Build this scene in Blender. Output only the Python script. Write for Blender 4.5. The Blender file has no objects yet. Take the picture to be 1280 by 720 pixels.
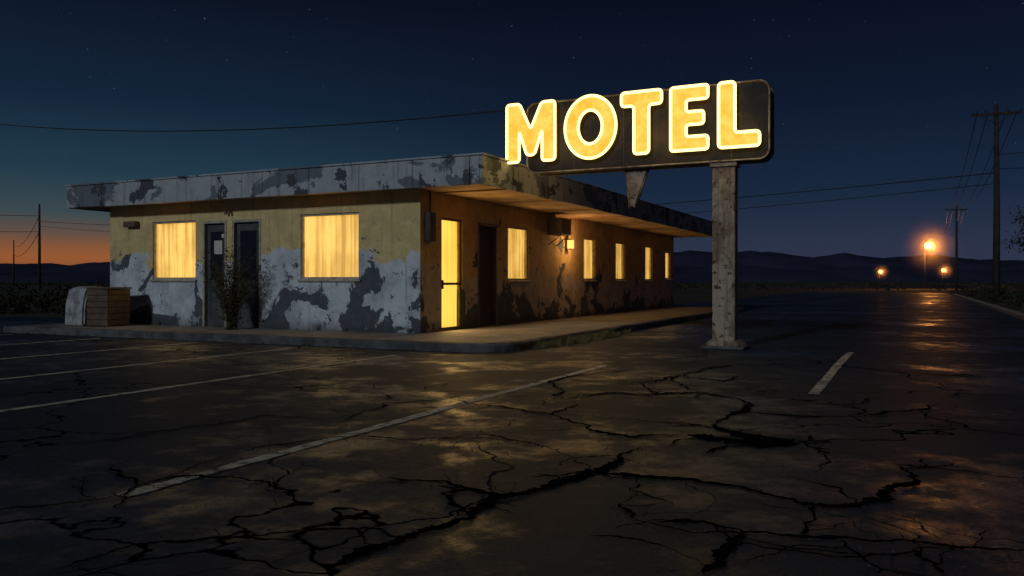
import bpy, bmesh, math, random
from mathutils import Vector, Matrix, noise
random.seed(7)
scene = bpy.context.scene
R = math.radians

# ------------------------------------------------------------------ helpers
def link(o, parent=None):
    scene.collection.objects.link(o)
    if parent is not None:
        o.parent = parent
    return o
def empty(name, mat=None):
    e = bpy.data.objects.new(name, None); link(e)
    e.empty_display_size = 0.2
    if mat is not None: e.matrix_world = mat
    return e
def mesh_obj(name, verts, faces, mat, parent=None, smooth=False):
    me = bpy.data.meshes.new(name); me.from_pydata(verts, [], faces); me.update()
    if mat: me.materials.append(mat)
    o = bpy.data.objects.new(name, me); link(o, parent)
    if smooth:
        for p in me.polygons: p.use_smooth = True
    return o
def bm_obj(name, bm, mat, parent=None, smooth=False):
    me = bpy.data.meshes.new(name); bm.to_mesh(me); bm.free()
    if mat: me.materials.append(mat)
    o = bpy.data.objects.new(name, me); link(o, parent)
    if smooth:
        for p in me.polygons: p.use_smooth = True
    return o
def box(name, x0, x1, y0, y1, z0, z1, mat, parent=None, bevel=0.0, seg=2):
    bm = bmesh.new()
    bmesh.ops.create_cube(bm, size=1)
    for v in bm.verts:
        v.co = Vector(((x0+x1)/2+v.co.x*(x1-x0), (y0+y1)/2+v.co.y*(y1-y0), (z0+z1)/2+v.co.z*(z1-z0)))
    if bevel > 0:
        bmesh.ops.bevel(bm, geom=list(bm.edges), offset=bevel, segments=seg, affect='EDGES', profile=0.5)
    return bm_obj(name, bm, mat, parent)
def tube(name, pts, radii, mat, parent=None, sides=8, cap=True):
    verts, faces = [], []
    n = len(pts)
    for i, p in enumerate(pts):
        p = Vector(p)
        d = (Vector(pts[min(i+1, n-1)]) - Vector(pts[max(i-1, 0)])).normalized()
        a = Vector((0,0,1)) if abs(d.z) < .9 else Vector((1,0,0))
        s = d.cross(a).normalized(); t = d.cross(s).normalized()
        r = radii[i] if isinstance(radii, (list, tuple)) else radii
        for k in range(sides):
            an = 2*math.pi*k/sides
            verts.append(p + s*math.cos(an)*r + t*math.sin(an)*r)
    for i in range(n-1):
        for k in range(sides):
            k2 = (k+1) % sides
            faces.append((i*sides+k, i*sides+k2, (i+1)*sides+k2, (i+1)*sides+k))
    if cap:
        faces.append(tuple(range(sides))[::-1]); faces.append(tuple((n-1)*sides+k for k in range(sides)))
    return mesh_obj(name, verts, faces, mat, parent, smooth=True)

# ------------------------------------------------------------------ material helpers
class NT:
    def __init__(self, name):
        self.m = bpy.data.materials.new(name); self.m.use_nodes = True
        self.nt = self.m.node_tree; self.nt.nodes.clear()
        self.out = self.nt.nodes.new('ShaderNodeOutputMaterial')
        self.co = None
    def n(self, t, **kw):
        nd = self.nt.nodes.new(t)
        for k, v in kw.items(): setattr(nd, k, v)
        return nd
    def l(self, a, b): self.nt.links.new(a, b)
    def coord(self):
        if self.co is None: self.co = self.n('ShaderNodeTexCoord').outputs['Object']
        return self.co
    def noise(self, scale, detail=5, rough=.55, dist=0, vec=None, stretch=None, loc=None):
        v = vec or self.coord()
        if stretch or loc:
            mp = self.n('ShaderNodeMapping')
            if stretch: mp.inputs['Scale'].default_value = stretch
            if loc: mp.inputs['Location'].default_value = loc
            self.l(v, mp.inputs[0]); v = mp.outputs[0]
        nd = self.n('ShaderNodeTexNoise')
        nd.inputs['Scale'].default_value = scale; nd.inputs['Detail'].default_value = detail
        nd.inputs['Roughness'].default_value = rough; nd.inputs['Distortion'].default_value = dist
        self.l(v, nd.inputs['Vector']); return nd.outputs['Fac']
    def math(self, op, a, b=None, c=None, clamp=False):
        nd = self.n('ShaderNodeMath', operation=op); nd.use_clamp = clamp
        for i, x in enumerate((a, b, c)):
            if x is None: continue
            if isinstance(x, (int, float)): nd.inputs[i].default_value = x
            else: self.l(x, nd.inputs[i])
        return nd.outputs[0]
    def ramp(self, f, lo, hi, a=0.0, b=1.0):
        nd = self.n('ShaderNodeMapRange'); nd.interpolation_type = 'SMOOTHSTEP'
        self.l(f, nd.inputs[0])
        nd.inputs[1].default_value = lo; nd.inputs[2].default_value = hi
        nd.inputs[3].default_value = a; nd.inputs[4].default_value = b
        return nd.outputs[0]
    def mix(self, f, a, b):
        nd = self.n('ShaderNodeMix', data_type='RGBA')
        for s, x in ((nd.inputs[0], f), (nd.inputs[6], a), (nd.inputs[7], b)):
            if isinstance(x, (int, float)): s.default_value = x
            elif isinstance(x, tuple): s.default_value = (*x, 1)
            else: self.l(x, s)
        return nd.outputs[2]
    def bump(self, h, strength=.3, dist=.02, prev=None):
        nd = self.n('ShaderNodeBump'); nd.inputs['Strength'].default_value = strength
        nd.inputs['Distance'].default_value = dist; self.l(h, nd.inputs['Height'])
        if prev: self.l(prev, nd.inputs['Normal'])
        return nd.outputs[0]
    def pbr(self, col, rough=.8, normal=None, metal=0, spec=.5):
        b = self.n('ShaderNodeBsdfPrincipled')
        for s, x in ((b.inputs['Base Color'], col), (b.inputs['Roughness'], rough), (b.inputs['Metallic'], metal)):
            if isinstance(x, (int, float)): s.default_value = x
            elif isinstance(x, tuple): s.default_value = (*x, 1)
            else: self.l(x, s)
        if isinstance(spec, (int, float)): b.inputs['Specular IOR Level'].default_value = spec
        else: self.l(spec, b.inputs['Specular IOR Level'])
        if normal: self.l(normal, b.inputs['Normal'])
        self.l(b.outputs[0], self.out.inputs[0]); return b

def simple(name, c1, c2, scale=6, rough=.8, bump=.25, metal=0, bdist=.01, spec=.4):
    t = NT(name); f = t.noise(scale, 5, .65)
    col = t.mix(t.ramp(f, .35, .65), c1, c2)
    t.pbr(col, rough, t.bump(t.noise(scale*6, 3), bump, bdist), metal, spec); return t.m

def wall_mat(name, ochre, lower, line, dark_amt):
    t = NT(name)
    sep = t.n('ShaderNodeSeparateXYZ'); t.l(t.coord(), sep.inputs[0]); z = sep.outputs['Z']
    nA = t.noise(1.0, 7, .62, .3)
    edge = t.math('ADD', z, t.math('MULTIPLY', t.math('SUBTRACT', nA, .5), 2.2))
    up = t.ramp(edge, line-.02, line+.02)
    mott = t.noise(3.0, 6, .7)
    och = t.mix(t.ramp(mott, .3, .7), ochre, tuple(c*.72 for c in ochre))
    low = t.mix(t.ramp(t.noise(2.2, 7, .7, loc=(3, 1, 5)), .38, .70), lower, tuple(c*.6 for c in lower))
    col = t.mix(up, low, och)
    nB = t.noise(.95, 8, .62, .5, loc=(11.3, 4.2, 2.7))
    h = t.math('SUBTRACT', nB, t.math('MULTIPLY', z, .075))
    peel = t.ramp(h, dark_amt, dark_amt+.010)
    chips = t.ramp(t.noise(5.5, 7, .7, loc=(1, 9, 4)), .61, .625)
    chipm = t.math('MULTIPLY', chips, t.ramp(z, 2.8, 1.4))
    dk = t.mix(t.noise(7, 4), (.045, .058, .078), (.12, .135, .155))
    col = t.mix(peel, col, dk)
    col = t.mix(chipm, col, t.mix(.5, dk, (.18, .16, .14)))
    st = t.ramp(t.noise(3.2, 5, .6, stretch=(2.6, 2.6, .18)), .54, .78, 0, .5)
    col = t.mix(st, col, (.06, .05, .04))
    base = t.ramp(t.math('ADD', z, t.math('MULTIPLY', nA, -.6)), .12, -.2, 0, .7)
    col = t.mix(base, col, (.05, .045, .042))
    hgt = t.math('SUBTRACT', t.math('MULTIPLY', t.noise(22, 4), .3), peel)
    t.pbr(col, .82, t.bump(hgt, .7, .012), spec=.3); return t.m

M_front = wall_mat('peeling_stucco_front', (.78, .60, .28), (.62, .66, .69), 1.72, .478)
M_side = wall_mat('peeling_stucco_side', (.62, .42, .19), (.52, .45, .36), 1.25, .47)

def fascia_mat():
    t = NT('peeling_fascia_paint')
    nA = t.noise(.9, 8, .62, .6, stretch=(1, 1, 1.4), loc=(5, 2, 0))
    a = t.ramp(nA, .45, .465)
    nC = t.noise(1.7, 7, .6, .4, loc=(3, 1, 6)); b = t.ramp(nC, .57, .585)
    light = t.mix(t.noise(4, 5, .7), (.25, .27, .29), (.54, .56, .57))
    mid = t.mix(t.noise(3, 5, .7), (.11, .13, .155), (.19, .21, .23))
    col = t.mix(a, mid, light); col = t.mix(b, col, (.07, .078, .09))
    st = t.ramp(t.noise(3, 5, .6, stretch=(3, 3, .2)), .5, .75, 0, .6)
    col = t.mix(st, col, (.08, .065, .055))
    t.pbr(col, .8, t.bump(t.noise(20, 4), .35, .01), spec=.3); return t.m
M_fascia = fascia_mat()
M_soffit = simple('soffit_board', (.50, .33, .18), (.32, .20, .11), 2, .85)
M_rooftop = simple('roof_felt', (.05, .05, .055), (.08, .08, .08), 3, .9)
M_frame = simple('window_frame_paint', (.50, .46, .36), (.30, .27, .21), 8, .5)
M_dkframe = simple('dark_door_frame', (.09, .075, .06), (.14, .12, .09), 8, .5)
M_door = simple('door_paint', (.05, .055, .065), (.09, .085, .08), 4, .55)
M_doorbrown = simple('door_wood', (.07, .045, .025), (.045, .03, .02), 5, .55)
M_paper = simple('paper_notice', (.65, .62, .52), (.5, .48, .4), 30, .8)
M_metalbox = simple('metal_box_paint', (.12, .10, .08), (.2, .17, .13), 10, .5)
M_darkmetal = simple('dark_metal', (.03, .03, .03), (.06, .05, .045), 10, .5)
M_wood = simple('weathered_wood', (.15, .10, .065), (.09, .06, .042), 7, .8)
M_pole = simple('pole_timber', (.03, .022, .018), (.05, .04, .03), 4, .9)
M_wire = simple('wire_rubber', (.012, .012, .012), (.02, .02, .02), 4, .7)
M_plaster = simple('old_plaster', (.46, .47, .47), (.20, .20, .21), 5, .85, .5)

def glass_mat():
    t = NT('window_glass')
    tr = t.n('ShaderNodeBsdfTransparent'); gl = t.n('ShaderNodeBsdfGlossy')
    gl.inputs['Roughness'].default_value = .06
    fr = t.n('ShaderNodeFresnel'); fr.inputs[0].default_value = 1.45
    mx = t.n('ShaderNodeMixShader'); t.l(fr.outputs[0], mx.inputs[0]); t.l(tr.outputs[0], mx.inputs[1]); t.l(gl.outputs[0], mx.inputs[2])
    t.l(mx.outputs[0], t.out.inputs[0]); return t.m
M_glass = glass_mat()
def curtain_mat(name, bright, dim, strength):
    t = NT(name)
    wv = t.noise(7.5, 4, .6, stretch=(1.6, 1.6, .05))
    big = t.noise(1.3, 3, .5)
    f = t.math('ADD', t.math('MULTIPLY', wv, .65), t.math('MULTIPLY', big, .35))
    col = t.mix(t.ramp(f, .38, .62), dim, bright)
    em = t.n('ShaderNodeEmission'); t.l(col, em.inputs[0]); em.inputs[1].default_value = strength
    df = t.n('ShaderNodeBsdfDiffuse'); df.inputs[0].default_value = (.5, .4, .2, 1)
    ad = t.n('ShaderNodeAddShader'); t.l(em.outputs[0], ad.inputs[0]); t.l(df.outputs[0], ad.inputs[1])
    t.l(ad.outputs[0], t.out.inputs[0]); return t.m
M_curtain = curtain_mat('lit_curtain', (.95, .60, .14), (.48, .25, .04), 1.0)
M_curtain2 = curtain_mat('lit_door_blind', (1.0, .64, .10), (.85, .48, .06), 1.15)
def emis(name, c, s):
    t = NT(name); e = t.n('ShaderNodeEmission'); e.inputs[0].default_value = (*c, 1); e.inputs[1].default_value = s
    t.l(e.outputs[0], t.out.inputs[0]); return t.m
M_lantern = emis('lantern_bulb', (1, .50, .12), 1.9)
M_streetbulb = emis('sodium_bulb', (1, .34, .07), 9)

# ------------------------------------------------------------------ camera (1.15 m above the tarmac)
CAMH = 1.15
cam = bpy.data.cameras.new('camera'); camo = bpy.data.objects.new('camera', cam); link(camo)
camo.location = (0, 0, CAMH); camo.rotation_euler = (R(90), 0, 0)
cam.lens = 28.8; cam.sensor_width = 36; cam.shift_y = -8/1280; cam.clip_end = 12000; cam.clip_start = .05
scene.camera = camo

ANG = math.atan2(-.44, .898)
SITE = Matrix.Translation((-1.77, 15.8, 0)) @ Matrix.Rotation(ANG, 4, 'Z')   # motel frame: x to the right, y to the back
def g(px, py, z=0):      # measured ground point -> metres
    Y = (CAMH-z)*1025/(py-352); return ((px-640)/1025*Y, Y)

# ------------------------------------------------------------------ ground
def ground_mat():
    t = NT('desert_soil')
    col = t.mix(t.ramp(t.noise(.08, 5, .6), .35, .65), (.045, .042, .038), (.078, .070, .058))
    col = t.mix(t.ramp(t.noise(1.5, 5, .7), .5, .7), col, (.03, .032, .02))
    t.pbr(col, .95, t.bump(t.noise(3, 5), .6, .1), spec=.1); return t.m
bm = bmesh.new()
bmesh.ops.create_grid(bm, x_segments=40, y_segments=40, size=6000)
bm_obj('ground', bm, ground_mat())

def asphalt_mat():
    t = NT('cracked_wet_asphalt')
    co = t.coord()
    warpn = t.n('ShaderNodeTexNoise'); warpn.inputs['Scale'].default_value = 1.1; warpn.inputs['Detail'].default_value = 5
    t.l(co, warpn.inputs['Vector'])
    vs = t.n('ShaderNodeVectorMath', operation='SUBTRACT'); t.l(warpn.outputs['Color'], vs.inputs[0]); vs.inputs[1].default_value = (.5, .5, .5)
    vm = t.n('ShaderNodeVectorMath', operation='SCALE'); t.l(vs.outputs[0], vm.inputs[0]); vm.inputs['Scale'].default_value = 1.1
    va = t.n('ShaderNodeVectorMath', operation='ADD'); t.l(co, va.inputs[0]); t.l(vm.outputs[0], va.inputs[1])
    def vor(scale):
        v = t.n('ShaderNodeTexVoronoi', feature='DISTANCE_TO_EDGE'); v.inputs['Scale'].default_value = scale
        t.l(va.outputs[0], v.inputs['Vector']); return v.outputs['Distance']
    big = vor(.42); small = vor(1.25)
    wvar = t.noise(2.5, 3)
    c1 = t.ramp(t.math('DIVIDE', big, t.math('ADD', wvar, .15)), .003, .011, 1, 0)
    m1 = t.ramp(t.noise(.28, 2, .5, loc=(9, 2, 0)), .44, .54)
    c1 = t.math('MULTIPLY', c1, m1)
    c2 = t.ramp(small, .004, .016, 1, 0)
    m2 = t.ramp(t.noise(.33, 3, .5, loc=(4, 8, 0)), .55, .64)
    c2 = t.math('MULTIPLY', c2, m2)
    crack = t.math('MAXIMUM', c1, t.math('MULTIPLY', c2, .7))
    patch = t.noise(.38, 5, .6)
    mid = t.noise(2.2, 7, .72)
    grit = t.noise(48, 4, .75)
    col = t.mix(t.ramp(mid, .3, .7), (.016, .027, .044), (.031, .047, .068))
    col = t.mix(t.ramp(patch, .35, .65, 0, .6), col, (.013, .022, .036))
    col = t.mix(t.ramp(grit, .50, .72, .0, .5), col, (.066, .090, .115))
    col = t.mix(crack, col, (.003, .003, .003))
    wet = t.ramp(t.math('ADD', t.math('MULTIPLY', patch, .55), t.math('MULTIPLY', mid, .45)), .40, .52)
    rough = t.math('ADD', t.math('MULTIPLY', wet, .32), .27)
    rough = t.math('ADD', rough, t.math('MULTIPLY', crack, .5), clamp=True)
    spec = t.math('MULTIPLY', t.math('SUBTRACT', .42, t.math('MULTIPLY', wet, .30)), t.math('SUBTRACT', 1, crack))
    b1 = t.bump(t.noise(9, 4, .65), .8, .018)
    b2 = t.bump(grit, 1.0, .012, b1)
    t.pbr(col, rough, b2, spec=spec)
    return t.m
M_asph = asphalt_mat()
def site_obj(o): o.matrix_world = SITE; return o
pts = [(-45, -45), (11.5, -45), (11.5, 80), (-2, 80), (-2, 3.6), (-45, 3.6)]
z = .004
o = mesh_obj('parking_lot', [SITE @ Vector((x, y, z)) for x, y in pts], [(0, 1, 4, 5), (1, 2, 3, 4)], M_asph)

# painted bay lines
def line_mat():
    t = NT('worn_line_paint')
    w = t.ramp(t.noise(9, 7, .75), .35, .52); w2 = t.ramp(t.noise(1.2, 4), .3, .52)
    col = t.mix(t.math('SUBTRACT', 1, t.math('MULTIPLY', w, t.math('ADD', t.math('MULTIPLY', w2, .4), .6))), (.60, .55, .43), (.035, .045, .055))
    t.pbr(col, .65, t.bump(t.noise(48, 4, .75), .6, .008), spec=.25); return t.m
verts, faces = [], []
for (x, y0, y1) in [(1.3, -12, -2.75), (-1.05, -12, -2.4), (-3.55, -12, -2.2), (-6.2, -12, -2.2), (4.75, -10.4, -2.8), (7.62, -4.6, .9), (-9.0, -12, -2.2)]:
    n = 90; base = len(verts)
    for i in range(n+1):
        y = y0+(y1-y0)*i/n
        a = .058+random.uniform(-.016, .006); b = .058+random.uniform(-.016, .006)
        xx = x+.008*math.sin(y*1.3)
        verts += [(xx-a, y, .008), (xx+b, y, .008)]
    for i in range(n): faces.append((base+2*i, base+2*i+1, base+2*i+3, base+2*i+2))
site_obj(mesh_obj('parking_markings', verts, faces, line_mat()))

# large open cracks
M_crack = simple('crack_void', (.002, .002, .002), (.006, .006, .006), 20, 1, spec=0)
CR = [
 ([(405,722),(470,688),(530,665),(590,650),(630,622),(690,610),(740,592),(775,578),(800,560)], .034),
 ([(740,592),(800,598),(870,602),(950,617),(1000,632),(1060,635),(1110,628),(1140,607),(1135,592),(1118,582)], .036),
 ([(630,622),(590,614),(553,619),(570,635),(585,650)], .018),
 ([(895,532),(930,516),(925,500),(880,492),(820,494),(760,492),(700,500)], .034),
 ([(860,545),(905,552),(950,560),(1000,556)], .06), ([(895,532),(920,545),(960,548)], .045),
 ([(820,655),(880,655),(930,668),(1040,675),(1130,678),(1200,688),(1290,690)], .017),
 ([(930,668),(905,690),(880,722)], .028), ([(1050,678),(1080,700),(1100,722)], .018), ([(1010,632),(1015,655),(1000,672)], .014),
 ([(-40,642),(80,632),(150,622),(210,600),(250,597),(335,605),(350,640)], .013),
 ([(210,600),(270,575),(330,560),(420,548),(520,552),(600,545)], .012),
 ([(470,688),(440,664),(380,665),(300,675),(200,680),(110,702),(60,722)], .010),
 ([(690,520),(740,540),(790,548),(860,545)], .018), ([(560,500),(640,512),(690,520),(720,505)], .018),
 ([(930,516),(1010,522),(1080,522),(1150,514),(1180,506)], .020), ([(760,475),(800,480),(850,470),(905,478),(940,470)], .024),
 ([(700,500),(690,480),(720,470),(790,463)], .022), ([(820,494),(800,480)], .02), ([(880,492),(850,470),(900,455)], .022),
 ([(1118,582),(1190,590),(1290,600)], .010), ([(1140,690),(1170,708),(1180,722)], .024), ([(775,632),(790,650)], .02),
 ([(140,640),(170,610),(150,580)], .012),([(60,560),(160,548),(210,540),(330,520),(420,530)], .012),
 ([(600,545),(660,555),(705,570),(740,592)], .014),([(480,600),(560,605),(590,614)], .012),([(980,500),(1060,508),(1100,498)], .014),
 ([(1000,450),(1080,462),(1180,470),(1290,468)], .02), ([(1150,514),(1220,540),(1300,548)], .014), ([(420,530),(480,505),(560,500)], .014)]
verts, faces = [], []
def ribbon(pts, w):
    P = [Vector(p) for p in pts]
    for it in range(6):
        Q = [P[0]]; amp = .10 if it == 0 else .18
        for a, b in zip(P, P[1:]):
            d = b-a; m = (a+b)/2 + Vector((-d.y, d.x))*random.uniform(-amp, amp)
            Q += [m, b]
        P = Q
        if max((b-a).length for a, b in zip(P, P[1:])) < .035: break
    base = len(verts); n = len(P)
    for i, p in enumerate(P):
        d = (P[min(i+2, n-1)]-P[max(i-2, 0)]).normalized(); s = Vector((-d.y, d.x))
        ww = w*(1+1.5*abs(d.x))          # cracks running across the lot have opened wider
        prof = min(1, i/(n*.12)+.15, (n-1-i)/(n*.15)+.05)
        nz = .9+.9*noise.noise(Vector((p.x*2.1, p.y*2.1, w*99)))
        wa = ww*prof*max(.45, nz)*random.uniform(.5, 1.5)*.5; wb = ww*prof*max(.45, nz)*random.uniform(.5, 1.5)*.5
        verts.append((p.x+s.x*wa, p.y+s.y*wa, .012)); verts.append((p.x-s.x*wb, p.y-s.y*wb, .012))
    for i in range(n-1): faces.append((base+2*i, base+2*i+1, base+2*i+3, base+2*i+2))
    return P
for c, w in CR:
    P = ribbon([g(*p) for p in c], w)
    for k in range(len(c)//2+2):
        i = random.randrange(len(P)); a = random.uniform(0, 6.28); L = random.uniform(.2, .9)
        p = P[i]; ribbon([(p.x, p.y), (p.x+math.cos(a)*L*.5, p.y+math.sin(a)*L*.5), (p.x+math.cos(a+.4)*L, p.y+math.sin(a+.4)*L)], w*.28)
cx, cy = g(962, 553); base = len(verts); K = 40
verts.append((cx, cy, .0125))
for k in range(K):
    a = 2*math.pi*k/K; r = 1+.6*noise.noise(Vector((math.cos(a)*1.7, math.sin(a)*1.7, 3)))+random.uniform(-.12, .12)
    verts.append((cx+.17*r*math.cos(a), cy+.13*r*math.sin(a), .0125))
for k in range(K): faces.append((base, base+1+k, base+1+(k+1) % K))
mesh_obj('asphalt_cracks', verts, faces, M_crack)
bm = bmesh.new()
for c, w in CR:
    for p in c:
        x, y = g(*p)
        for j in range(3):
            s = random.uniform(.002, .008)
            m = Matrix.Translation((x+random.gauss(0, .10), y+random.gauss(0, .10), .006+s*.4)) @ Matrix.Rotation(random.random()*6, 4, 'Z') @ Matrix.Diagonal((s*random.uniform(.7, 1.5), s, s*.7, 1))
            bmesh.ops.create_icosphere(bm, subdivisions=1, radius=1, matrix=m)
bm_obj('loose_gravel', bm, simple('gravel_stone', (.05, .048, .045), (.1, .09, .08), 30, .8))

# ------------------------------------------------------------------ sidewalk with kerb
def conc_mat():
    t = NT('old_concrete')
    col = t.mix(t.ramp(t.noise(1.2, 7, .65), .35, .65), (.18, .165, .145), (.30, .27, .235))
    col = t.mix(t.ramp(t.noise(6, 6, .7), .55, .68), col, (.09, .08, .072))
    t.pbr(col, .75, t.bump(t.noise(25, 5), .4, .01), spec=.3); return t.m
M_conc = conc_mat()
def kerb_mat():
    t = NT('kerb_concrete')
    col = t.mix(t.ramp(t.noise(2.5, 7, .65), .4, .6), (.050, .052, .056), (.115, .115, .115))
    t.pbr(col, .75, t.bump(t.noise(20, 5), .6, .015), spec=.35); return t.m
M_kerb = kerb_mat()
side = empty('sidewalk', SITE)
def outline(inset):
    x0, x1, y0, y1 = -9.9+inset, 2.67-inset, -1.86+inset, 19.2-inset
    r = .9-inset; P = []
    for k in range(0, 10):
        a = -math.pi/2+math.pi/2*k/9
        P.append((x1-r+r*math.cos(a), y0+r+r*math.sin(a)))
    P += [(x1, y1), (x0, y1), (x0, y0)]
    Q = []
    for i, p in enumerate(P):
        q = P[(i+1) % len(P)]; d = math.hypot(q[0]-p[0], q[1]-p[1]); n = max(1, int(d/.18))
        for j in range(n): Q.append((p[0]+(q[0]-p[0])*j/n, p[1]+(q[1]-p[1])*j/n))
    return Q
Qo = outline(0); n = len(Qo)
def inw(p, d):
    x, y = p; x0, x1, y0, y1 = -9.9, 2.67, -1.86, 19.2
    mx = (x1+x0)/2; my = (y0+y1)/2
    return (mx+(x-mx)*(1-2*d/(x1-x0)), my+(y-my)*(1-2*d/(y1-y0)))
verts, faces = [], []
rings = [(0, 0), (.0, .11), (.02, .145), (.16, .15), (.17, .138), (.18, .148)]
for ri, (d, zz) in enumerate(rings):
    for i, p in enumerate(Qo):
        x, y = inw(p, d)
        j = .02*noise.noise(Vector((x*1.7, y*1.7, 0)))+(.016*noise.noise(Vector((x*7, y*7, 2))))
        zj = j if 0 < ri < 3 else 0
        verts.append((x+(j if ri < 3 else 0), y-(j if ri < 3 else 0), zz+zj*.8))
for ri in range(len(rings)-1):
    for i in range(n):
        i2 = (i+1) % n; faces.append((ri*n+i, ri*n+i2, (ri+1)*n+i2, (ri+1)*n+i))
mesh_obj('kerb', verts, faces, M_kerb, side)
v2 = [inw(p, .18) for p in Qo]
mesh_obj('slab', [(x, y, .148) for x, y in v2], [tuple(range(n))], M_conc, side)
verts, faces = [], []
def strip(x0, y0, x1, y1, w=.008):
    b = len(verts); dx, dy = x1-x0, y1-y0; L = math.hypot(dx, dy); s = (-dy/L*w, dx/L*w)
    verts.extend([(x0+s[0], y0+s[1], .152), (x0-s[0], y0-s[1], .152), (x1-s[0], y1-s[1], .152), (x1+s[0], y1+s[1], .152)]); faces.append((b, b+1, b+2, b+3))
for k in range(12): strip(.02, -.4+k*1.6, 2.45, -.4+k*1.6)
for k in range(6): strip(-9+k*1.6, -1.65, -9+k*1.6, -.02)
strip(0, -1.65, 0, -.02)
mesh_obj('joints', verts, faces, M_crack, side)

# ------------------------------------------------------------------ motel building
motel = empty('motel_building', SITE)
FRONT = [(-7.33, -5.95, 1.2, 2.53), (-5.73, -5.01, .15, 2.5), (-4.85, -4.02, .15, 2.5), (-2.95, -1.44, 1.2, 2.55)]
SIDE = [(.80, 1.65, .17, 2.45), (2.32, 3.23, .17, 2.45), (3.81, 4.98, 1.18, 2.46), (8.74, 9.68, 1.2, 2.42), (11.57, 12.5, 1.2, 2.42), (14.79, 15.65, 1.2, 2.42), (17.4, 18.1, 1.25, 2.3)]
def wall(name, a0, a1, z0, z1, ops, f, mat, depth=.16):
    A = sorted({a0, a1, *[o[0] for o in ops], *[o[1] for o in ops]}); Z = sorted({z0, z1, *[o[2] for o in ops], *[o[3] for o in ops]})
    verts, faces = [], []
    def q(*p):
        b = len(verts); verts.extend([f(*x) for x in p]); faces.append((b, b+1, b+2, b+3))
    for i in range(len(A)-1):
        for j in range(len(Z)-1):
            ca, cz = (A[i]+A[i+1])/2, (Z[j]+Z[j+1])/2
            if any(o[0] < ca < o[1] and o[2] < cz < o[3] for o in ops): continue
            q((A[i], Z[j], 0), (A[i+1], Z[j], 0), (A[i+1], Z[j+1], 0), (A[i], Z[j+1], 0))
    for a, b, c, d in ops:
        q((a, c, 0), (a, c, depth), (a, d, depth), (a, d, 0)); q((b, c, 0), (b, d, 0), (b, d, depth), (b, c, depth))
        q((a, d, 0), (a, d, depth), (b, d, depth), (b, d, 0)); q((a, c, 0), (b, c, 0), (b, c, depth), (a, c, depth))
    o = mesh_obj(name, verts, faces, mat, motel)
    b = bmesh.new(); b.from_mesh(o.data); bmesh.ops.remove_doubles(b, verts=b.verts, dist=.0005); b.to_mesh(o.data); b.free()
    return o
fF = lambda a, z, d: (a, d, z)
fS = lambda a, z, d: (-d, a, z)
wall('front_wall', -8.77, 0, .0, 2.93, FRONT, fF, M_front)
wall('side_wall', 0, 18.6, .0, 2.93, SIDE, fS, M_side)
wall('end_wall', 0, 18.6, 0, 2.93, [], lambda a, z, d: (-8.77+d, a, z), M_front)
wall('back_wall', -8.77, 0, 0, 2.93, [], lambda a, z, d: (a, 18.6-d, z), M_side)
RX0, RX1, RY0, RY1 = -9.6, 1.64, -.53, 18.9
box('roof_slab', RX0+.05, RX1-.05, RY0+.05, RY1-.05, 2.93, 3.40, M_soffit, motel)
def fascia(name, a0, a1, f):
    step = 1.22; k = 0; a = a0
    while a < a1-.01:
        b = min(a+step, a1)
        box(f'{name}_{k}', *f(a+.004, b-.004, random.uniform(-.006, .004)), 2.90+random.uniform(-.008, .006), 3.41, M_fascia, motel, .006, 1)
        a = b; k += 1
fascia('fascia_front', RX0, RX1-.05, lambda a, b, j: (a, b, RY0+j, RY0+.05))
fascia('fascia_side', RY0, RY1, lambda a, b, j: (RX1-.05, RX1-j, a, b))
fascia('fascia_end', RY0+.05, RY1, lambda a, b, j: (RX0+j, RX0+.05, a, b))
fascia('fascia_back', RX0+.06, RX1-.06, lambda a, b, j: (a, b, RY1-.05, RY1-j-.006))
box('coping_front', RX0-.03, RX1+.03, RY0-.03, RY0+.12, 3.412, 3.45, M_fascia, motel, .008, 1)
box('coping_side', RX1-.12, RX1+.03, RY0+.121, RY1+.03, 3.412, 3.45, M_fascia, motel, .008, 1)
box('coping_end', RX0-.03, RX0+.12, RY0+.121, RY1+.03, 3.412, 3.45, M_fascia, motel, .008, 1)
box('roof_felt', RX0+.13, RX1-.13, RY0+.13, RY1, 3.402, 3.42, M_rooftop, motel)
for k in range(8): box(f'soffit_batten_{k}', .03, RX1-.06, .6+k*2.44, .64+k*2.44, 2.905, 2.929, M_soffit, motel)

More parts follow.
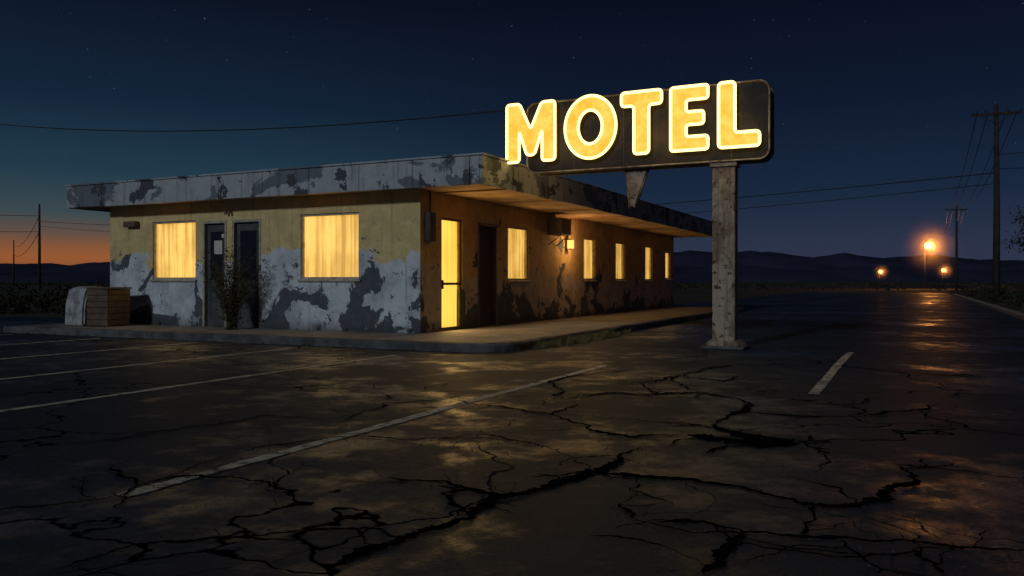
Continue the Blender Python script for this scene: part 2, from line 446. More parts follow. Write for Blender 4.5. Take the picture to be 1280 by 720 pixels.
def fb(which, a0, a1, d0, d1, z0, z1):      # box coordinates on a wall; d>0 inwards
    return (a0, a1, d0, d1, z0, z1) if which == 'F' else (-d1, -d0, a0, a1, z0, z1)
def spill(nm, which, a, b, c, d, power):  # area light added just outside the pane to strengthen the window's glow
    ld = bpy.data.lights.new(nm, 'AREA'); ld.shape = 'RECTANGLE'; ld.size = (b-a)*.9; ld.size_y = (d-c)*.9
    ld.energy = power; ld.color = (1, .60, .22)
    o = bpy.data.objects.new(nm, ld); link(o, motel)
    m = (a+b)/2; zc = (c+d)/2
    o.location = (m, -.012, zc) if which == 'F' else (.012, m, zc)
    o.rotation_euler = Vector((0, 1, 0) if which == 'F' else (-1, 0, 0)).to_track_quat('Z', 'Y').to_euler()
def window(idx, which, a, b, c, d, mat=None, fm=None, power=5):
    f = fF if which == 'F' else fS; fm = fm or M_frame; t = .045; nm = f'window_{which}{idx}'
    for s, bb in (('l', (a, a+t, c, d)), ('r', (b-t, b, c, d)), ('t', (a+t, b-t, d-t, d)), ('b', (a+t, b-t, c, c+t))):
        box(f'{nm}_frame_{s}', *fb(which, bb[0], bb[1], .035, .085, bb[2], bb[3]), fm, motel, .004, 1)
    if c > .5: box(f'{nm}_sill', *fb(which, a-.05, b+.05, -.05, .03, c-.05, c-.002), fm, motel, .006, 1)
    verts, faces = [], []; n = int((b-a)*70); rows = 6
    for j in range(rows+1):
        for i in range(n+1):
            x = a+(b-a)*i/n; zz = c+(d-c)*j/rows
            dd = .125+.018*math.sin(x*46+1.5*math.sin(x*5)+.5*math.sin(zz*2+x*3))
            verts.append(f(x, zz, dd))
    for j in range(rows):
        for i in range(n):
            p = j*(n+1)+i; faces.append((p, p+1, p+n+2, p+n+1))
    mesh_obj(f'{nm}_curtain', verts, faces, mat or M_curtain, motel, True)
    mesh_obj(f'{nm}_glass', [f(a+t, c+t, .06), f(b-t, c+t, .06), f(b-t, d-t, .06), f(a+t, d-t, .06)], [(0, 1, 2, 3)], M_glass, motel)
    if power: spill(f'{nm}_room_light', which, a, b, c, d, power)
window(1, 'F', *FRONT[0], power=3); window(2, 'F', *FRONT[3], power=3)
for i, s in enumerate(SIDE):
    if i in (0, 1): continue
    window(i, 'S', *s, power={2: 9, 3: 7, 4: 7, 5: 5, 6: 4}[i])
window(0, 'S', *SIDE[0], mat=M_curtain2, fm=M_dkframe, power=26)
box('lit_door_rail', *fb('S', SIDE[0][0]+.045, SIDE[0][1]-.045, .04, .08, 1.08, 1.13), M_dkframe, motel)
box('lit_door_handle', *fb('S', SIDE[0][0]+.06, SIDE[0][0]+.085, 0, .04, 1.0, 1.18), M_darkmetal, motel, .005, 1)
def door(nm, which, a, b, c, d, mat, glass=False):
    t = .06
    for s, bb in (('l', (a, a+t, c, d)), ('r', (b-t, b, c, d)), ('t', (a+t, b-t, d-t, d))):
        box(f'{nm}_jamb_{s}', *fb(which, bb[0], bb[1], -.012, .09, bb[2], bb[3]), M_frame if which == 'F' else M_dkframe, motel, .004, 1)
    box(f'{nm}_leaf', *fb(which, a+t, b-t, .07, .115, c, d-t), mat, motel)
    for k, (z0, z1) in enumerate(((c+.15, c+.85), (c+1.0, d-t-.15))):
        for s, bb in (('l', (a+t+.09, a+t+.12, z0, z1)), ('r', (b-t-.12, b-t-.09, z0, z1)), ('t', (a+t+.12, b-t-.12, z1-.03, z1)), ('b', (a+t+.12, b-t-.12, z0, z0+.03))):
            box(f'{nm}_panel{k}_{s}', *fb(which, bb[0], bb[1], .058, .069, bb[2], bb[3]), mat, motel)
    if glass:
        box(f'{nm}_pane', *fb(which, a+t+.121, b-t-.121, .064, .0695, c+1.031, d-t-.181), M_dkglass, motel)
    box(f'{nm}_knob', *fb(which, b-t-.075, b-t-.035, .02, .069, c+.93, c+.97), M_darkmetal, motel, .012, 2)
tg = NT('dark_glass'); tg.pbr((.01, .012, .015), .08, spec=.6); M_dkglass = tg.m
door('office_door', 'F', *FRONT[1], M_door, True); door('second_door', 'F', *FRONT[2], M_door, True)
door('room_door', 'S', *SIDE[1], M_doorbrown)
box('notice', -5.44, -5.20, .0525, .0565, 1.76, 2.06, M_paper, motel); box('notice_small', -5.22, -5.14, .0525, .0565, 2.12, 2.2, M_paper, motel)
box('meter_box', .002, .13, .15, .38, 1.93, 2.5, M_darkmetal, motel, .015, 2)
tube('meter_conduit', [(.06, .26, 2.5), (.06, .26, 2.92)], .018, M_darkmetal, motel)
box('vent_box', -8.15, -7.75, -.14, -.002, 2.43, 2.56, M_wood, motel, .01, 1)
box('ac_unit', .002, .42, 6.1, 6.75, 2.36, 2.80, M_metalbox, motel, .02, 2)
for k in range(7): box(f'ac_louvre_{k}', .42, .43, 6.14, 6.71, 2.40+k*.055, 2.425+k*.055, M_darkmetal, motel)
for k, s in enumerate((6.15, 6.68)): tube(f'ac_bracket_{k}', [(.01, s, 2.1), (.36, s, 2.355)], .014, M_darkmetal, motel)
for k in range(2):
    tube(f'door_fitting_{k}', [(-4.96+k*.10, -.01, 2.66), (-4.96+k*.10, -.06, 2.68), (-4.96+k*.10, -.10, 2.63)], [.015, .022, .035], M_metalbox, motel)
lz, ly = 2.16, 7.4
box('lantern_backplate', .002, .02, ly-.07, ly+.07, lz-.12, lz+.16, M_darkmetal, motel)
box('lantern_top', .04, .22, ly-.10, ly+.10, lz+.13, lz+.15, M_darkmetal, motel, .004, 1)
box('lantern_arm', .0205, .12, ly-.012, ly+.012, lz+.151, lz+.17, M_darkmetal, motel)
box('lantern_glow', .06, .20, ly-.075, ly+.075, lz-.11, lz+.125, M_lantern, motel, .01, 1)
box('lantern_base', .05, .21, ly-.085, ly+.085, lz-.13, lz-.112, M_darkmetal, motel)
def point(name, loc, power, col, r, parent=None):
    ld = bpy.data.lights.new(name, 'POINT'); ld.energy = power; ld.color = col; ld.shadow_soft_size = r
    o = bpy.data.objects.new(name, ld); link(o, parent); o.location = loc; return o
point('lantern_light', (.42, ly, lz), 24, (1, .55, .2), .08, motel)
tube('roof_vent', [(-3.5, 6, 3.42), (-3.5, 6, 3.75)], .08, M_darkmetal, motel, 12)

# ------------------------------------------------------------------ motel sign
SIGN = Matrix.Translation((3.65, 14.03, 0)) @ Matrix.Rotation(ANG, 4, 'Z')
sign = empty('motel_sign', SIGN)
def rust_panel():
    t = NT('rusty_sign_panel')
    f = t.noise(1.8, 7, .7, .4); f2 = t.noise(6, 6, .7)
    col = t.mix(t.ramp(f, .42, .6), (.012, .010, .009), (.030, .018, .012))
    col = t.mix(t.ramp(f2, .60, .7), col, (.09, .045, .02))
    t.pbr(col, .6, t.bump(f2, .4, .01), .1, .3); return t.m
def post_mat():
    t = NT('weathered_painted_post')
    f = t.noise(1.9, 8, .7, .5, stretch=(1, 1, .6)); f2 = t.noise(9, 6, .7)
    col = t.mix(t.ramp(f, .46, .56), (.40, .33, .25), (.22, .155, .105))
    col = t.mix(t.ramp(f2, .56, .62), col, (.08, .05, .032))
    st = t.ramp(t.noise(5, 5, .6, stretch=(3, 3, .15)), .48, .7, 0, .65)
    col = t.mix(st, col, (.12, .075, .045))
    t.pbr(col, .8, t.bump(f2, .6, .01), 0, .3); return t.m
M_panel = rust_panel(); M_post = post_mat()
M_rim = simple('sign_rim_metal', (.26, .21, .14), (.12, .08, .05), 7, .4, .3, .5)
def rrect(x0, x1, z0, z1, r, seg=8):
    P = []
    for cx, cz, a0 in ((x1-r, z1-r, 0), (x0+r, z1-r, 90), (x0+r, z0+r, 180), (x1-r, z0+r, 270)):
        for k in range(seg+1):
            a = R(a0+90*k/seg); P.append((cx+r*math.cos(a), cz+r*math.sin(a)))
    return P
def prism(name, P, y0, y1, mat, parent, bevel=0):
    bm = bmesh.new(); vs = [bm.verts.new((x, y0, z)) for x, z in P]; f = bm.faces.new(vs)
    r = bmesh.ops.extrude_face_region(bm, geom=[f])
    for e in r['geom']:
        if isinstance(e, bmesh.types.BMVert): e.co.y = y1
    bmesh.ops.recalc_face_normals(bm, faces=bm.faces)
    if bevel:
        ed = [e for e in bm.edges if abs(e.verts[0].co.y-e.verts[1].co.y) < 1e-5]
        bmesh.ops.bevel(bm, geom=ed, offset=bevel, segments=2, affect='EDGES')
    return bm_obj(name, bm, mat, parent)
SX0, SX1, SZ0, SZ1 = -3.66, .76, 3.19, 4.50
prism('cabinet', rrect(SX0, SX1, SZ0, SZ1, .17), -.16, .18, M_panel, sign, .015)
def loop_tube(name, P, y, r, mat, parent):
    cu = bpy.data.curves.new(name, 'CURVE'); cu.dimensions = '3D'; cu.bevel_depth = r; cu.bevel_resolution = 2
    sp = cu.splines.new('POLY'); sp.points.add(len(P)-1); sp.use_cyclic_u = True
    for i, (x, z) in enumerate(P): sp.points[i].co = (x, y, z, 1)
    cu.materials.append(mat); o = bpy.data.objects.new(name, cu); link(o, parent); return o
loop_tube('cabinet_rim_front', rrect(SX0, SX1, SZ0, SZ1, .17), -.165, .024, M_rim, sign)
loop_tube('cabinet_rim_back', rrect(SX0, SX1, SZ0, SZ1, .17), .185, .024, M_rim, sign)
for k in range(4):
    x = SX0+.95+k*.95
    box(f'cabinet_seam_{k}', x-.006, x+.006, -.166, -.1605, SZ0+.03, SZ1-.03, M_darkmetal, sign)
box('post', -.19, .19, -.13, .13, .10, 3.19, M_post, sign, .012, 1)
box('post_base', -.36, .36, -.30, .30, .006, .06, M_kerb, sign, .015, 1)
prism('post_footing', [(-.31, .06), (.31, .06), (.23, .15), (-.23, .15)], -.25, .25, M_post, sign, .01)
box('post_collar', -.23, .23, -.16, .16, 3.10, 3.188, M_rim, sign, .008, 1)
for sx in (-.28, .28):
    for sy in (-.27, .27): tube('anchor_bolt', [(sx, sy, .06), (sx, sy, .10)], .018, M_darkmetal, sign, 6)
prism('bracket_web', [(-1.76, 3.185), (-1.36, 3.185), (-1.60, 2.50), (-1.68, 2.50)], -.05, .05, M_post, sign, .006)
tube('bracket_flange_a', [(-1.77, -.0, 3.18), (-1.685, 0, 2.48)], .028, M_rim, sign)
tube('bracket_flange_b', [(-1.35, -.0, 3.18), (-1.595, 0, 2.48)], .028, M_rim, sign)

def letter_face():
    t = NT('lit_letter_face')
    f = t.noise(4, 5, .55); f2 = t.noise(15, 4, .6)
    col = t.mix(t.ramp(t.math('ADD', t.math('MULTIPLY', f, .7), t.math('MULTIPLY', f2, .3)), .34, .66), (.93, .50, .045), (1.0, .70, .13))
    e = t.n('ShaderNodeEmission'); t.l(col, e.inputs[0]); e.inputs[1].default_value = 1.1
    t.l(e.outputs[0], t.out.inputs[0]); return t.m
M_lface = letter_face(); M_ltube = emis('neon_tube', (1, .74, .24), 3.2)
M_lside = simple('letter_return_metal', (.35, .2, .06), (.2, .11, .04), 8, .4)
def rounded(P, r, seg=5):
    out = []; n = len(P)
    for i in range(n):
        p0, p, p1 = Vector(P[i-1]), Vector(P[i]), Vector(P[(i+1) % n])
        a = (p0-p); b = (p1-p); rr = min(r, a.length*.45, b.length*.45); a.normalize(); b.normalize()
        A, B = p+a*rr, p+b*rr
        for k in range(seg+1):
            t = k/seg; out.append(tuple((A*(1-t)**2)+p*2*t*(1-t)+B*t*t))
    return out
Z0, Z1 = 3.40, 4.49; H = Z1-Z0
def letter(name, loops, y0=-.28, y1=-.17):
    cu = bpy.data.curves.new(name, 'CURVE'); cu.dimensions = '2D'; cu.fill_mode = 'BOTH'; cu.extrude = abs(y1-y0)/2
    for L in loops:
        sp = cu.splines.new('POLY'); sp.points.add(len(L)-1); sp.use_cyclic_u = True
        for i, (x, z) in enumerate(L): sp.points[i].co = (x, z, 0, 1)
    o = bpy.data.objects.new(name, cu); link(o)
    dg = bpy.context.evaluated_depsgraph_get(); dg.update()
    me = bpy.data.meshes.new_from_object(o.evaluated_get(dg)); bpy.data.objects.remove(o)
    me.transform(Matrix.Translation((0, (y0+y1)/2, 0)) @ Matrix.Rotation(R(90), 4, 'X'))
    me.materials.clear(); me.materials.append(M_lface); me.materials.append(M_lside)
    for p in me.polygons: p.material_index = 0 if abs(p.normal.y) > .7 else 1
    ob = bpy.data.objects.new(name, me); link(ob, sign)
    for k, L in enumerate(loops): loop_tube(f'{name}_tube_{k}', L, y0-.012, .026, M_ltube, sign)
rd = .07
x0, x1 = -4.03, -3.04; w = .26; xm = (x0+x1)/2
letter('letter_M', [rounded([(x0, Z0), (x0, Z1), (x0+.27, Z1), (xm, Z0+.60), (x1-.27, Z1), (x1, Z1), (x1, Z0), (x1-w, Z0), (x1-w, Z0+.58), (xm+.08, Z0+.12), (xm-.08, Z0+.12), (x0+w, Z0+.58), (x0+w, Z0)], rd)])
x0, x1 = -2.84, -1.86; cx = (x0+x1)/2; cz = (Z0+Z1)/2
el = lambda a, b: [(cx+a*math.cos(2*math.pi*k/48), cz+b*math.sin(2*math.pi*k/48)) for k in range(48)]
letter('letter_O', [el((x1-x0)/2, H/2+.02), el((x1-x0)/2-.26, H/2-.24)])
x0, x1 = -1.76, -1.03; xm = (x0+x1)/2
letter('letter_T', [rounded([(x0, Z1), (x1, Z1), (x1, Z1-.24), (xm+.135, Z1-.24), (xm+.135, Z0), (xm-.135, Z0), (xm-.135, Z1-.24), (x0, Z1-.24)], rd)])
x0, x1 = -.87, -.23
letter('letter_E', [rounded([(x0, Z0), (x0, Z1), (x1, Z1), (x1, Z1-.23), (x0+.27, Z1-.23), (x0+.27, cz+.11), (x1-.07, cz+.11), (x1-.07, cz-.11), (x0+.27, cz-.11), (x0+.27, Z0+.23), (x1, Z0+.23), (x1, Z0)], rd*.8)])
x0, x1 = -.05, .62
letter('letter_L', [rounded([(x0, Z0), (x0, Z1), (x0+.27, Z1), (x0+.27, Z0+.24), (x1, Z0+.24), (x1, Z0)], rd)])
for k, x in enumerate((-2.9, -1.2, .2)): point(f'neon_light_{k}', (x, -.50, 3.7), 7, (1, .66, .24), .3, sign)
point('neon_light_back', (-2.7, .75, 3.75), 18, (1, .62, .22), .3, sign)  # added lamp behind the cabinet to warm the roof edge; no neon there

# ------------------------------------------------------------------ low plaster planter block with a timber bin
B = empty('plaster_bench', SITE @ Matrix.Translation((-8.1, -.80, .15)) @ Matrix.Rotation(R(6), 4, 'Z'))
def arm(nm, x0, x1, P):
    Pr = rounded(P, .09)
    bm = bmesh.new(); vs = [bm.verts.new((x0, y, z)) for y, z in Pr]; f = bm.faces.new(vs)
    r = bmesh.ops.extrude_face_region(bm, geom=[f])
    for e in r['geom']:
        if isinstance(e, bmesh.types.BMVert): e.co.x = x1
    bmesh.ops.recalc_face_normals(bm, faces=bm.faces)
    bmesh.ops.bevel(bm, geom=[e for e in bm.edges if abs(e.verts[0].co.x-e.verts[1].co.x) < 1e-5], offset=.04, segments=3, affect='EDGES')
    bm_obj(nm, bm, M_plaster, B)
arm('plaster_end', -.60, -.02, [(-.42, 0), (.34, 0), (.34, .86), (.02, .90), (-.30, .84), (-.40, .5)])
box('bin_core', -.012, .585, -.31, .30, 0.02, .83, M_doorbrown, B)
for k in range(6): box(f'front_plank_{k}', -.01, .60, -.335, -.312, .02+k*.136, .145+k*.136, M_wood, B, .006, 1)
for k in range(6): box(f'side_plank_{k}', .587, .61, -.31, .30, .02+k*.136, .145+k*.136, M_wood, B, .006, 1)
box('lid', -.015, .64, -.36, .32, .835, .875, M_wood, B, .010, 2)

# ------------------------------------------------------------------ vegetation
def leaf_mat(name, a, b):
    t = NT(name); col = t.mix(t.ramp(t.noise(4, 3), .35, .65), a, b); t.pbr(col, .8, spec=.2); return t.m
M_leaf = leaf_mat('dry_leaf', (.045, .045, .018), (.10, .08, .035))
M_scrub = leaf_mat('scrub_leaf', (.020, .024, .014), (.045, .040, .024))
M_grass = leaf_mat('dry_grass', (.10, .095, .035), (.20, .16, .07))
def leaf(V, F, p, size):
    d = Vector((random.gauss(0, 1), random.gauss(0, 1), random.gauss(0, .8))).normalized()
    s = d.cross(Vector((random.gauss(0, 1), random.gauss(0, 1), random.gauss(0, 1)))).normalized()
    b = len(V); V += [p-d*size, p+s*size*.4, p+d*size, p-s*size*.4]; F.append((b, b+1, b+2, b+3))
def twig(V, F, a, b, r0, r1):
    d = (b-a).normalized(); s = d.orthogonal().normalized(); t = d.cross(s); k = len(V)
    for p, r in ((a, r0), (b, r1)):
        for q in range(3):
            an = q*2.094; V.append(p+s*math.cos(an)*r+t*math.sin(an)*r)
    for q in range(3): F.append((k+q, k+(q+1) % 3, k+3+(q+1) % 3, k+3+q))
def shrub(name, base, height, spread, stems, leaves, mat, lsize=.03):
    V, F = [], []
    for i in range(stems):
        a = random.uniform(0, 6.28); lean = random.uniform(.05, 1)*spread; h = height*random.uniform(.5, 1)
        p = Vector((base[0]+random.gauss(0, .05), base[1]+random.gauss(0, .05), base[2])); n = 8
        for k in range(n):
            t = (k+1)/n
            q = Vector((base[0]+math.cos(a)*lean*t**1.4, base[1]+math.sin(a)*lean*t**1.4, base[2]+h*t))+Vector((random.gauss(0, .02), random.gauss(0, .02), 0))
            twig(V, F, p, q, .008*(1-t*.7), .008*(1-t)); 
            for j in range(leaves):
                leaf(V, F, p.lerp(q, random.random())+Vector((random.gauss(0, .05), random.gauss(0, .05), random.gauss(0, .04))), lsize*random.uniform(.5, 1.3))
            if random.random() < .6:
                e = q+Vector((random.gauss(0, .14), random.gauss(0, .14), random.uniform(.02, .18))); twig(V, F, q, e, .004, .001)
                for j in range(leaves): leaf(V, F, q.lerp(e, random.random()), lsize*random.uniform(.5, 1.2))
            p = q
    return mesh_obj(name, V, F, mat)
p = SITE @ Vector((-4.25, -.6, .15)); shrub('dry_shrub', p, 1.7, .74, 75, 5, M_leaf, .03)
V, F = [], []
def tuft(x, y, z, n, h, rad):
    for i in range(n):
        a = random.uniform(0, 6.28); r = rad*random.random(); b = Vector((x+math.cos(a)*r, y+math.sin(a)*r, z))
        hh = h*random.uniform(.4, 1); l = Vector((random.gauss(0, .4), random.gauss(0, .4), 0))*hh
        s = Vector((math.cos(a+1.5), math.sin(a+1.5), 0))*.004; k = len(V)
        m = b+l*.3+Vector((0, 0, hh*.65)); t = b+l+Vector((0, 0, hh))
        V.extend([b-s, b+s, m-s*.7, m+s*.7, t]); F.append((k, k+1, k+3, k+2)); F.append((k+2, k+3, k+4))
for i in range(80):
    q = SITE @ Vector((2.76+abs(random.gauss(0, .12)), random.uniform(-.9, 4.5)*random.uniform(.4, 1), .005)); tuft(q.x, q.y, q.z, 26, random.uniform(.06, .22), .12)
for i in range(16):
    q = SITE @ Vector((random.uniform(-9, 2), -1.92, .005)); tuft(q.x, q.y, q.z, 12, random.uniform(.04, .09), .07)
for i in range(12):
    q = SITE @ Vector((.05, random.uniform(3.2, 18), .15)); tuft(q.x, q.y, q.z, 18, random.uniform(.06, .2), .07)
for i in range(10):
    q = SITE @ Vector((random.uniform(-8.5, -.2), -.04, .15)); tuft(q.x, q.y, q.z, 16, random.uniform(.06, .2), .07)
mesh_obj('weeds', V, F, M_grass)

def scrub_mass(name, places, mat, ls=.12, per=60):
    V, F = [], []
    for (x, y, h, w) in places:
        for i in range(per):
            a = random.uniform(0, 6.28); r = w*math.sqrt(random.random()); zz = h*(1-(r/w)**2*.7)*random.random()**.6
            zz *= .75+.5*noise.noise(Vector((x+a, y, r*3)))
            leaf(V, F, Vector((x+math.cos(a)*r, y+math.sin(a)*r, max(.02, zz))), ls*random.uniform(.5, 1.4))
    return mesh_obj(name, V, F, mat)
pl = []
for i in range(150):
    lx, ly_ = random.uniform(-34, -10.2), random.uniform(4.3, 16); q = SITE @ Vector((lx, ly_, 0)); pl.append((q.x, q.y, random.uniform(.4, 1.35), random.uniform(.5, 1.1)))
scrub_mass('scrub_bushes', pl, M_scrub, .10, 90)
pl = []
for i in range(220):
    q = SITE @ Vector((12.6+abs(random.gauss(0, 5)), random.uniform(6, 95), 0)); pl.append((q.x, q.y, random.uniform(.25, 1.0), random.uniform(.4, 1.1)))
scrub_mass('scrub_bushes', pl, M_scrub, .10, 50)
pl = []
for i in range(600):
    Y = random.uniform(96, 420); X = random.uniform(-.75, .75)*Y; pl.append((X, Y, random.uniform(.5, 1.7), random.uniform(.8, 2.4)))
scrub_mass('distant_scrub', pl, M_scrub, .3, 18)

T = empty('desert_tree', Matrix.Translation((23.2, 35.0, 0)))
random.seed(21)
V, F, LV, LF = [], [], [], []
def branch(a, d, L, r, depth):
    p = a; n = 4
    for k in range(n):
        d = (d+Vector((random.gauss(0, .16), random.gauss(0, .16), random.gauss(0, .08)))).normalized(); q = p+d*L/n
        twig(V, F, p, q, r*(1-k/n*.4), r*(1-(k+1)/n*.4)); p = q
        if depth > 0 and k > 0:
            dd = (d+Vector((random.gauss(0, .7), random.gauss(0, .7), random.uniform(-.1, .5)))).normalized(); branch(p, dd, L*.6, r*.5, depth-1)
        if depth <= 1:
            for j in range(16): leaf(LV, LF, p+Vector((random.gauss(0, .22), random.gauss(0, .22), random.gauss(0, .18))), .08*random.uniform(.6, 1.3))
branch(Vector((0, 0, 0)), Vector((0.05, 0, 1)), 3.0, .12, 3)
mesh_obj('trunk_and_limbs', V, F, M_pole, T); mesh_obj('crown', LV, LF, M_scrub, T)

verts, faces = [], []
ys = [-20+i*.5 for i in range(170)]
for y in ys:
    j = .02*noise.noise(Vector((y*.6, 0, 0)))
    for x, zz in ((11.5, 0), (11.5, .11), (11.53, .14), (11.7, .15), (11.72, 0.0)): verts.append((x+j, y, zz+(j*.5 if zz > 0 else 0)))
for i in range(len(ys)-1):
    for k in range(4): faces.append((i*5+k, (i+1)*5+k, (i+1)*5+k+1, i*5+k+1))
site_obj(mesh_obj('kerb', verts, faces, M_conc))

# ------------------------------------------------------------------ utility poles and wires
def upole(x, y, h, yaw, arms=1):
    e = empty('utility_pole', Matrix.Translation((x, y, 0)) @ Matrix.Rotation(yaw, 4, 'Z'))
    tube('shaft', [(0, 0, 0), (.02, 0, h*.5), (0, 0, h)], [.19, .16, .11], M_pole, e, 10)
    for k in range(arms):
        zz = h-.55-k*.9; w = 1.25-.25*k
        box(f'crossarm_{k}', -w, w, -.16, -.06, zz-.07, zz+.07, M_pole, e)
        tube(f'brace_{k}a', [(-w*.6, -.11, zz-.07), (0, -.11, zz-.6)], .025, M_darkmetal, e, 6)
        tube(f'brace_{k}b', [(w*.6, -.11, zz-.07), (0, -.11, zz-.6)], .025, M_darkmetal, e, 6)
        for s in (-w+.1, -w*.45, w*.45, w-.1):
            tube(f'insulator_{k}', [(s, -.11, zz+.07), (s, -.11, zz+.13), (s, -.11, zz+.15), (s, -.11, zz+.24)], [.02, .02, .05, .035], M_darkmetal, e, 8)
    return e
upole(26.9, 45.5, 11, -.35, 1); upole(57.5, 106, 11, -.4); upole(-60, 104, 11, 1.25, 0); upole(-118, 194, 11, 1.25, 0); upole(-24, 30, 8.2, .8)
def wire(a, b, sag):
    A, Bv = Vector(a), Vector(b); pts = []
    for i in range(33):
        t = i/32; p = A.lerp(Bv, t); p.z -= 4*sag*t*(1-t); pts.append(p)
    return pts
def wires(name, lst):
    e = empty(name)
    for k, (a, b, sag, rr) in enumerate(lst): tube(f'strand_{k}', wire(a, b, sag), rr, M_wire, e, 5)
SP = SIGN @ Vector((-3.5, .1, 4.50))
wires('service_cable', [(SP, (-24, 30, 7.75), .75, .014)])
L1 = (26.9, 45.5); L2 = (57.5, 106)
lst = []
for s in (-1.1, -.5, .5, 1.1):
    lst.append(((L1[0]+s, L1[1]-.1, 10.6), (L2[0]+s, L2[1]-.1, 10.6), 1.1, .022))
    lst.append(((L2[0]+s, L2[1], 10.6), (L2[0]+32+s, L2[1]+62, 10.6), 1.1, .03))
lst.append(((L1[0], L1[1], 7.2), (-60, 104, 8.8), 1.6, .028)); lst.append(((L1[0], L1[1], 6.6), (-60, 104, 8.2), 1.9, .022))
lst.append(((L1[0], L1[1], 7.4), (L1[0]+20, L1[1]-38, 8), 1.0, .02)); lst.append(((L1[0], L1[1], 8.2), (L1[0]+9, L1[1]-18, 10), .8, .02))
for s in (-1, 1):
    lst.append(((-60, 104, 8.5+s), (-118, 194, 8.5+s), 1.4, .04)); lst.append(((-60, 104, 8.5+s), (-75, 60, 8.5+s), .8, .03))
wires('power_line', lst)

# ------------------------------------------------------------------ street lamps (sodium, with an added scatter ball imitating lens glow at each head)
def halo_mat(rad, dens):  # radial scatter volume, added only for the glow
    t = NT('dusty_air')
    ln = t.n('ShaderNodeVectorMath', operation='LENGTH'); t.l(t.coord(), ln.inputs[0])
    f = t.math('SUBTRACT', 1, t.math('DIVIDE', ln.outputs['Value'], rad), clamp=True)
    d = t.math('MULTIPLY', t.math('POWER', f, 2.5), dens)
    vsn = t.n('ShaderNodeVolumeScatter'); vsn.inputs['Color'].default_value = (1, .8, .6, 1); t.l(d, vsn.inputs['Density'])
    t.l(vsn.outputs[0], t.out.inputs['Volume']); return t.m
def slamp(x, y, h, power, br, rad, dens):
    e = empty('street_lamp', Matrix.Translation((x, y, 0)))
    tube('mast', [(0, 0, 0), (0, 0, h*.6), (0, 0, h)], [.13, .10, .08], M_darkmetal, e, 8)
    tube('bracket_arm', [(0, 0, h), (-.05, -.3, h+.25), (-.05, -.9, h+.3)], .04, M_darkmetal, e, 6)
    box('lamp_head', -.25, .15, -1.35, -.8, h+.30, h+.42, M_darkmetal, e, .03, 2)
    bm = bmesh.new(); bmesh.ops.create_uvsphere(bm, u_segments=16, v_segments=10, radius=br, matrix=Matrix.Translation((-.05, -1.08, h+.28-br)))
    bm_obj('bulb_globe', bm, M_streetbulb, e, True)
    point('lamp_light', (-.05, -1.08-br-.15, h+.2-br), power, (1, .36, .07), .15, e)
    bm = bmesh.new(); bmesh.ops.create_icosphere(bm, subdivisions=3, radius=rad)
    hz = bm_obj('dusty_air', bm, halo_mat(rad, dens), e, True); hz.location = (-.05, -1.2-br, h+.2-br)
slamp(64, 127, 6.9, 3600, .52, 5.0, .08); slamp(192, 428, 6.9, 3800, .85, 5.2, .06); slamp(197, 375, 6.9, 3800, .80, 5.2, .06)

# ------------------------------------------------------------------ mountains
def mtn_mat():  # bluish distance haze is mixed into the rock colour
    t = NT('desert_mountain_rock'); col = t.mix(t.ramp(t.noise(.004, 6, .6), .4, .6), (.034, .038, .076), (.048, .052, .096)); t.pbr(col, 1, spec=0); return t.m
M_mtn = mtn_mat()
def ridge(dist, prof, depth, seed, rough):
    V, F = [], []; rows = 9; N = 420
    for i in range(N+1):
        k = -1.9+3.8*i/N; px = 640+1025*k
        x0_ = k*dist
        h = prof(px)*dist/1025 + rough*noise.fractal(Vector((k*14, seed, 0)), 1.0, 2.0, 5)
        for j in range(rows+1):
            t = j/rows; prof_t = math.sin(min(1, t*1.6)*math.pi/2) if t < .625 else math.cos((t-.625)/.375*math.pi/2)
            zz = h*prof_t + (rough*.9*noise.fractal(Vector((k*40, t*4, seed)), 1, 2, 4) if 0 < j < rows and j != 6 else 0)*prof_t
            V.append((x0_, dist+depth*t, zz-1 if 0 < j < rows else -5))
    for i in range(N):
        for j in range(rows):
            a = i*(rows+1)+j; F.append((a, a+rows+1, a+rows+2, a+1))
    return mesh_obj('mountains', V, F, M_mtn, None, True)
def interp(tab):
    def f(px):
        if px <= tab[0][0]: return tab[0][1]
        for (a, va), (b, vb) in zip(tab, tab[1:]):
            if px <= b: return va+(vb-va)*(px-a)/(b-a)
        return tab[-1][1]
    return f
ridge(3200, interp([(-900, 25), (-300, 30), (0, 25), (60, 30), (110, 28), (140, 24), (400, 34), (800, 38), (900, 45), (960, 42), (1020, 45), (1080, 36), (1125, 42), (1180, 35), (1250, 40), (1330, 32), (2200, 28)]), 900, 3.1, 9)
ridge(2300, interp([(-900, 10), (0, 14), (60, 12), (140, 16), (500, 14), (860, 20), (960, 24), (1050, 19), (1150, 22), (1280, 17), (2200, 14)]), 600, 8.7, 6)

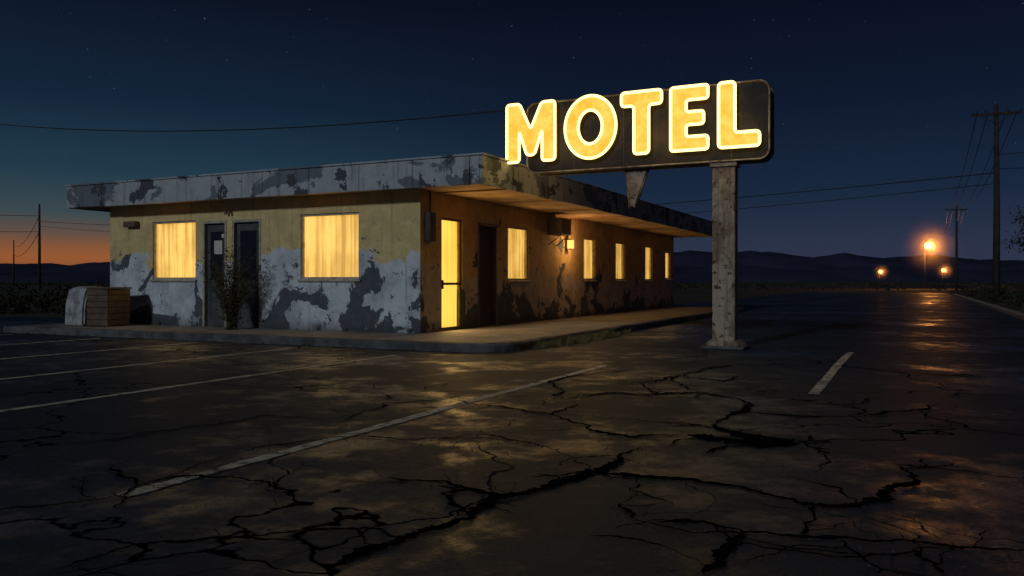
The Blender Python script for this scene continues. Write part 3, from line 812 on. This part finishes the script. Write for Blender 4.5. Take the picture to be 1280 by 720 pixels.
# ------------------------------------------------------------------ sky
w = bpy.data.worlds.new('World'); scene.world = w; w.use_nodes = True
nt = w.node_tree; nt.nodes.clear()
N = nt.nodes.new; Lk = nt.links.new
out = N('ShaderNodeOutputWorld'); bg = N('ShaderNodeBackground'); Lk(bg.outputs[0], out.inputs[0]); bg.inputs[1].default_value = 1
tc = N('ShaderNodeTexCoord'); sp = N('ShaderNodeSeparateXYZ'); Lk(tc.outputs['Generated'], sp.inputs[0])
def wr(stops):
    r = N('ShaderNodeValToRGB'); el_ = r.color_ramp.elements
    while len(el_) > 1: el_.remove(el_[-1])
    el_[0].position = stops[0][0]; el_[0].color = (*stops[0][1], 1)
    for p_, c_ in stops[1:]:
        e_ = el_.new(p_); e_.color = (*c_, 1)
    Lk(sp.outputs['Z'], r.inputs[0]); return r.outputs[0]
left = wr([(0, (.16, .052, .025)), (.026, (.30, .098, .032)), (.038, (.23, .088, .038)), (.052, (.115, .075, .058)), (.074, (.042, .066, .076)), (.12, (.014, .042, .069)), (.2, (.006, .018, .040)), (.32, (.003, .0056, .0142)), (.6, (.002, .003, .009))])
right = wr([(0, (.030, .036, .070)), (.045, (.023, .032, .064)), (.1, (.009, .021, .047)), (.2, (.0045, .0102, .0275)), (.32, (.0027, .0042, .013)), (.6, (.002, .003, .009))])
dp = N('ShaderNodeVectorMath'); dp.operation = 'DOT_PRODUCT'; Lk(tc.outputs['Generated'], dp.inputs[0]); dp.inputs[1].default_value = Vector((-.72, 1, 0)).normalized()
mr = N('ShaderNodeMapRange'); mr.interpolation_type = 'SMOOTHSTEP'; Lk(dp.outputs['Value'], mr.inputs[0]); mr.inputs[1].default_value = .70; mr.inputs[2].default_value = 1.0
mx = N('ShaderNodeMix'); mx.data_type = 'RGBA'; Lk(mr.outputs[0], mx.inputs[0]); Lk(right, mx.inputs[6]); Lk(left, mx.inputs[7])
sky = N('ShaderNodeTexSky'); sky.sky_type = 'NISHITA'; sky.sun_disc = False; sky.sun_elevation = R(-4); sky.sun_rotation = R(-36)
ms = N('ShaderNodeVectorMath'); ms.operation = 'SCALE'; Lk(sky.outputs[0], ms.inputs[0]); ms.inputs['Scale'].default_value = .008
ad = N('ShaderNodeVectorMath'); ad.operation = 'ADD'; Lk(mx.outputs[2], ad.inputs[0]); Lk(ms.outputs[0], ad.inputs[1])
vo = N('ShaderNodeTexVoronoi'); vo.inputs['Scale'].default_value = 110; Lk(tc.outputs['Generated'], vo.inputs['Vector'])
st = N('ShaderNodeMapRange'); Lk(vo.outputs['Distance'], st.inputs[0]); st.inputs[1].default_value = .085; st.inputs[2].default_value = .03; st.inputs[3].default_value = 0; st.inputs[4].default_value = 1
sc_ = N('ShaderNodeSeparateColor'); Lk(vo.outputs['Color'], sc_.inputs[0])
pw = N('ShaderNodeMath'); pw.operation = 'POWER'; Lk(sc_.outputs[0], pw.inputs[0]); pw.inputs[1].default_value = 6
m1 = N('ShaderNodeMath'); m1.operation = 'MULTIPLY'; Lk(st.outputs[0], m1.inputs[0]); Lk(pw.outputs[0], m1.inputs[1])
m2 = N('ShaderNodeMapRange'); Lk(sp.outputs['Z'], m2.inputs[0]); m2.inputs[1].default_value = .08; m2.inputs[2].default_value = .3; m2.inputs[4].default_value = .16
m3 = N('ShaderNodeMath'); m3.operation = 'MULTIPLY'; Lk(m1.outputs[0], m3.inputs[0]); Lk(m2.outputs[0], m3.inputs[1])
cb = N('ShaderNodeCombineXYZ'); [Lk(m3.outputs[0], cb.inputs[i]) for i in range(3)]
ad2 = N('ShaderNodeVectorMath'); ad2.operation = 'ADD'; Lk(ad.outputs[0], ad2.inputs[0]); Lk(cb.outputs[0], ad2.inputs[1])
Lk(ad2.outputs[0], bg.inputs[0])

sd = bpy.data.lights.new('moon', 'SUN'); sd.energy = .66; sd.angle = R(4); sd.color = (.80, .90, 1.0)
so = bpy.data.objects.new('moon', sd); link(so)
to = Vector((-.52, -.80, .40)).normalized(); so.rotation_euler = to.to_track_quat('Z', 'Y').to_euler()

scene.view_settings.view_transform = 'Standard'; scene.view_settings.look = 'None'; scene.view_settings.exposure = 0
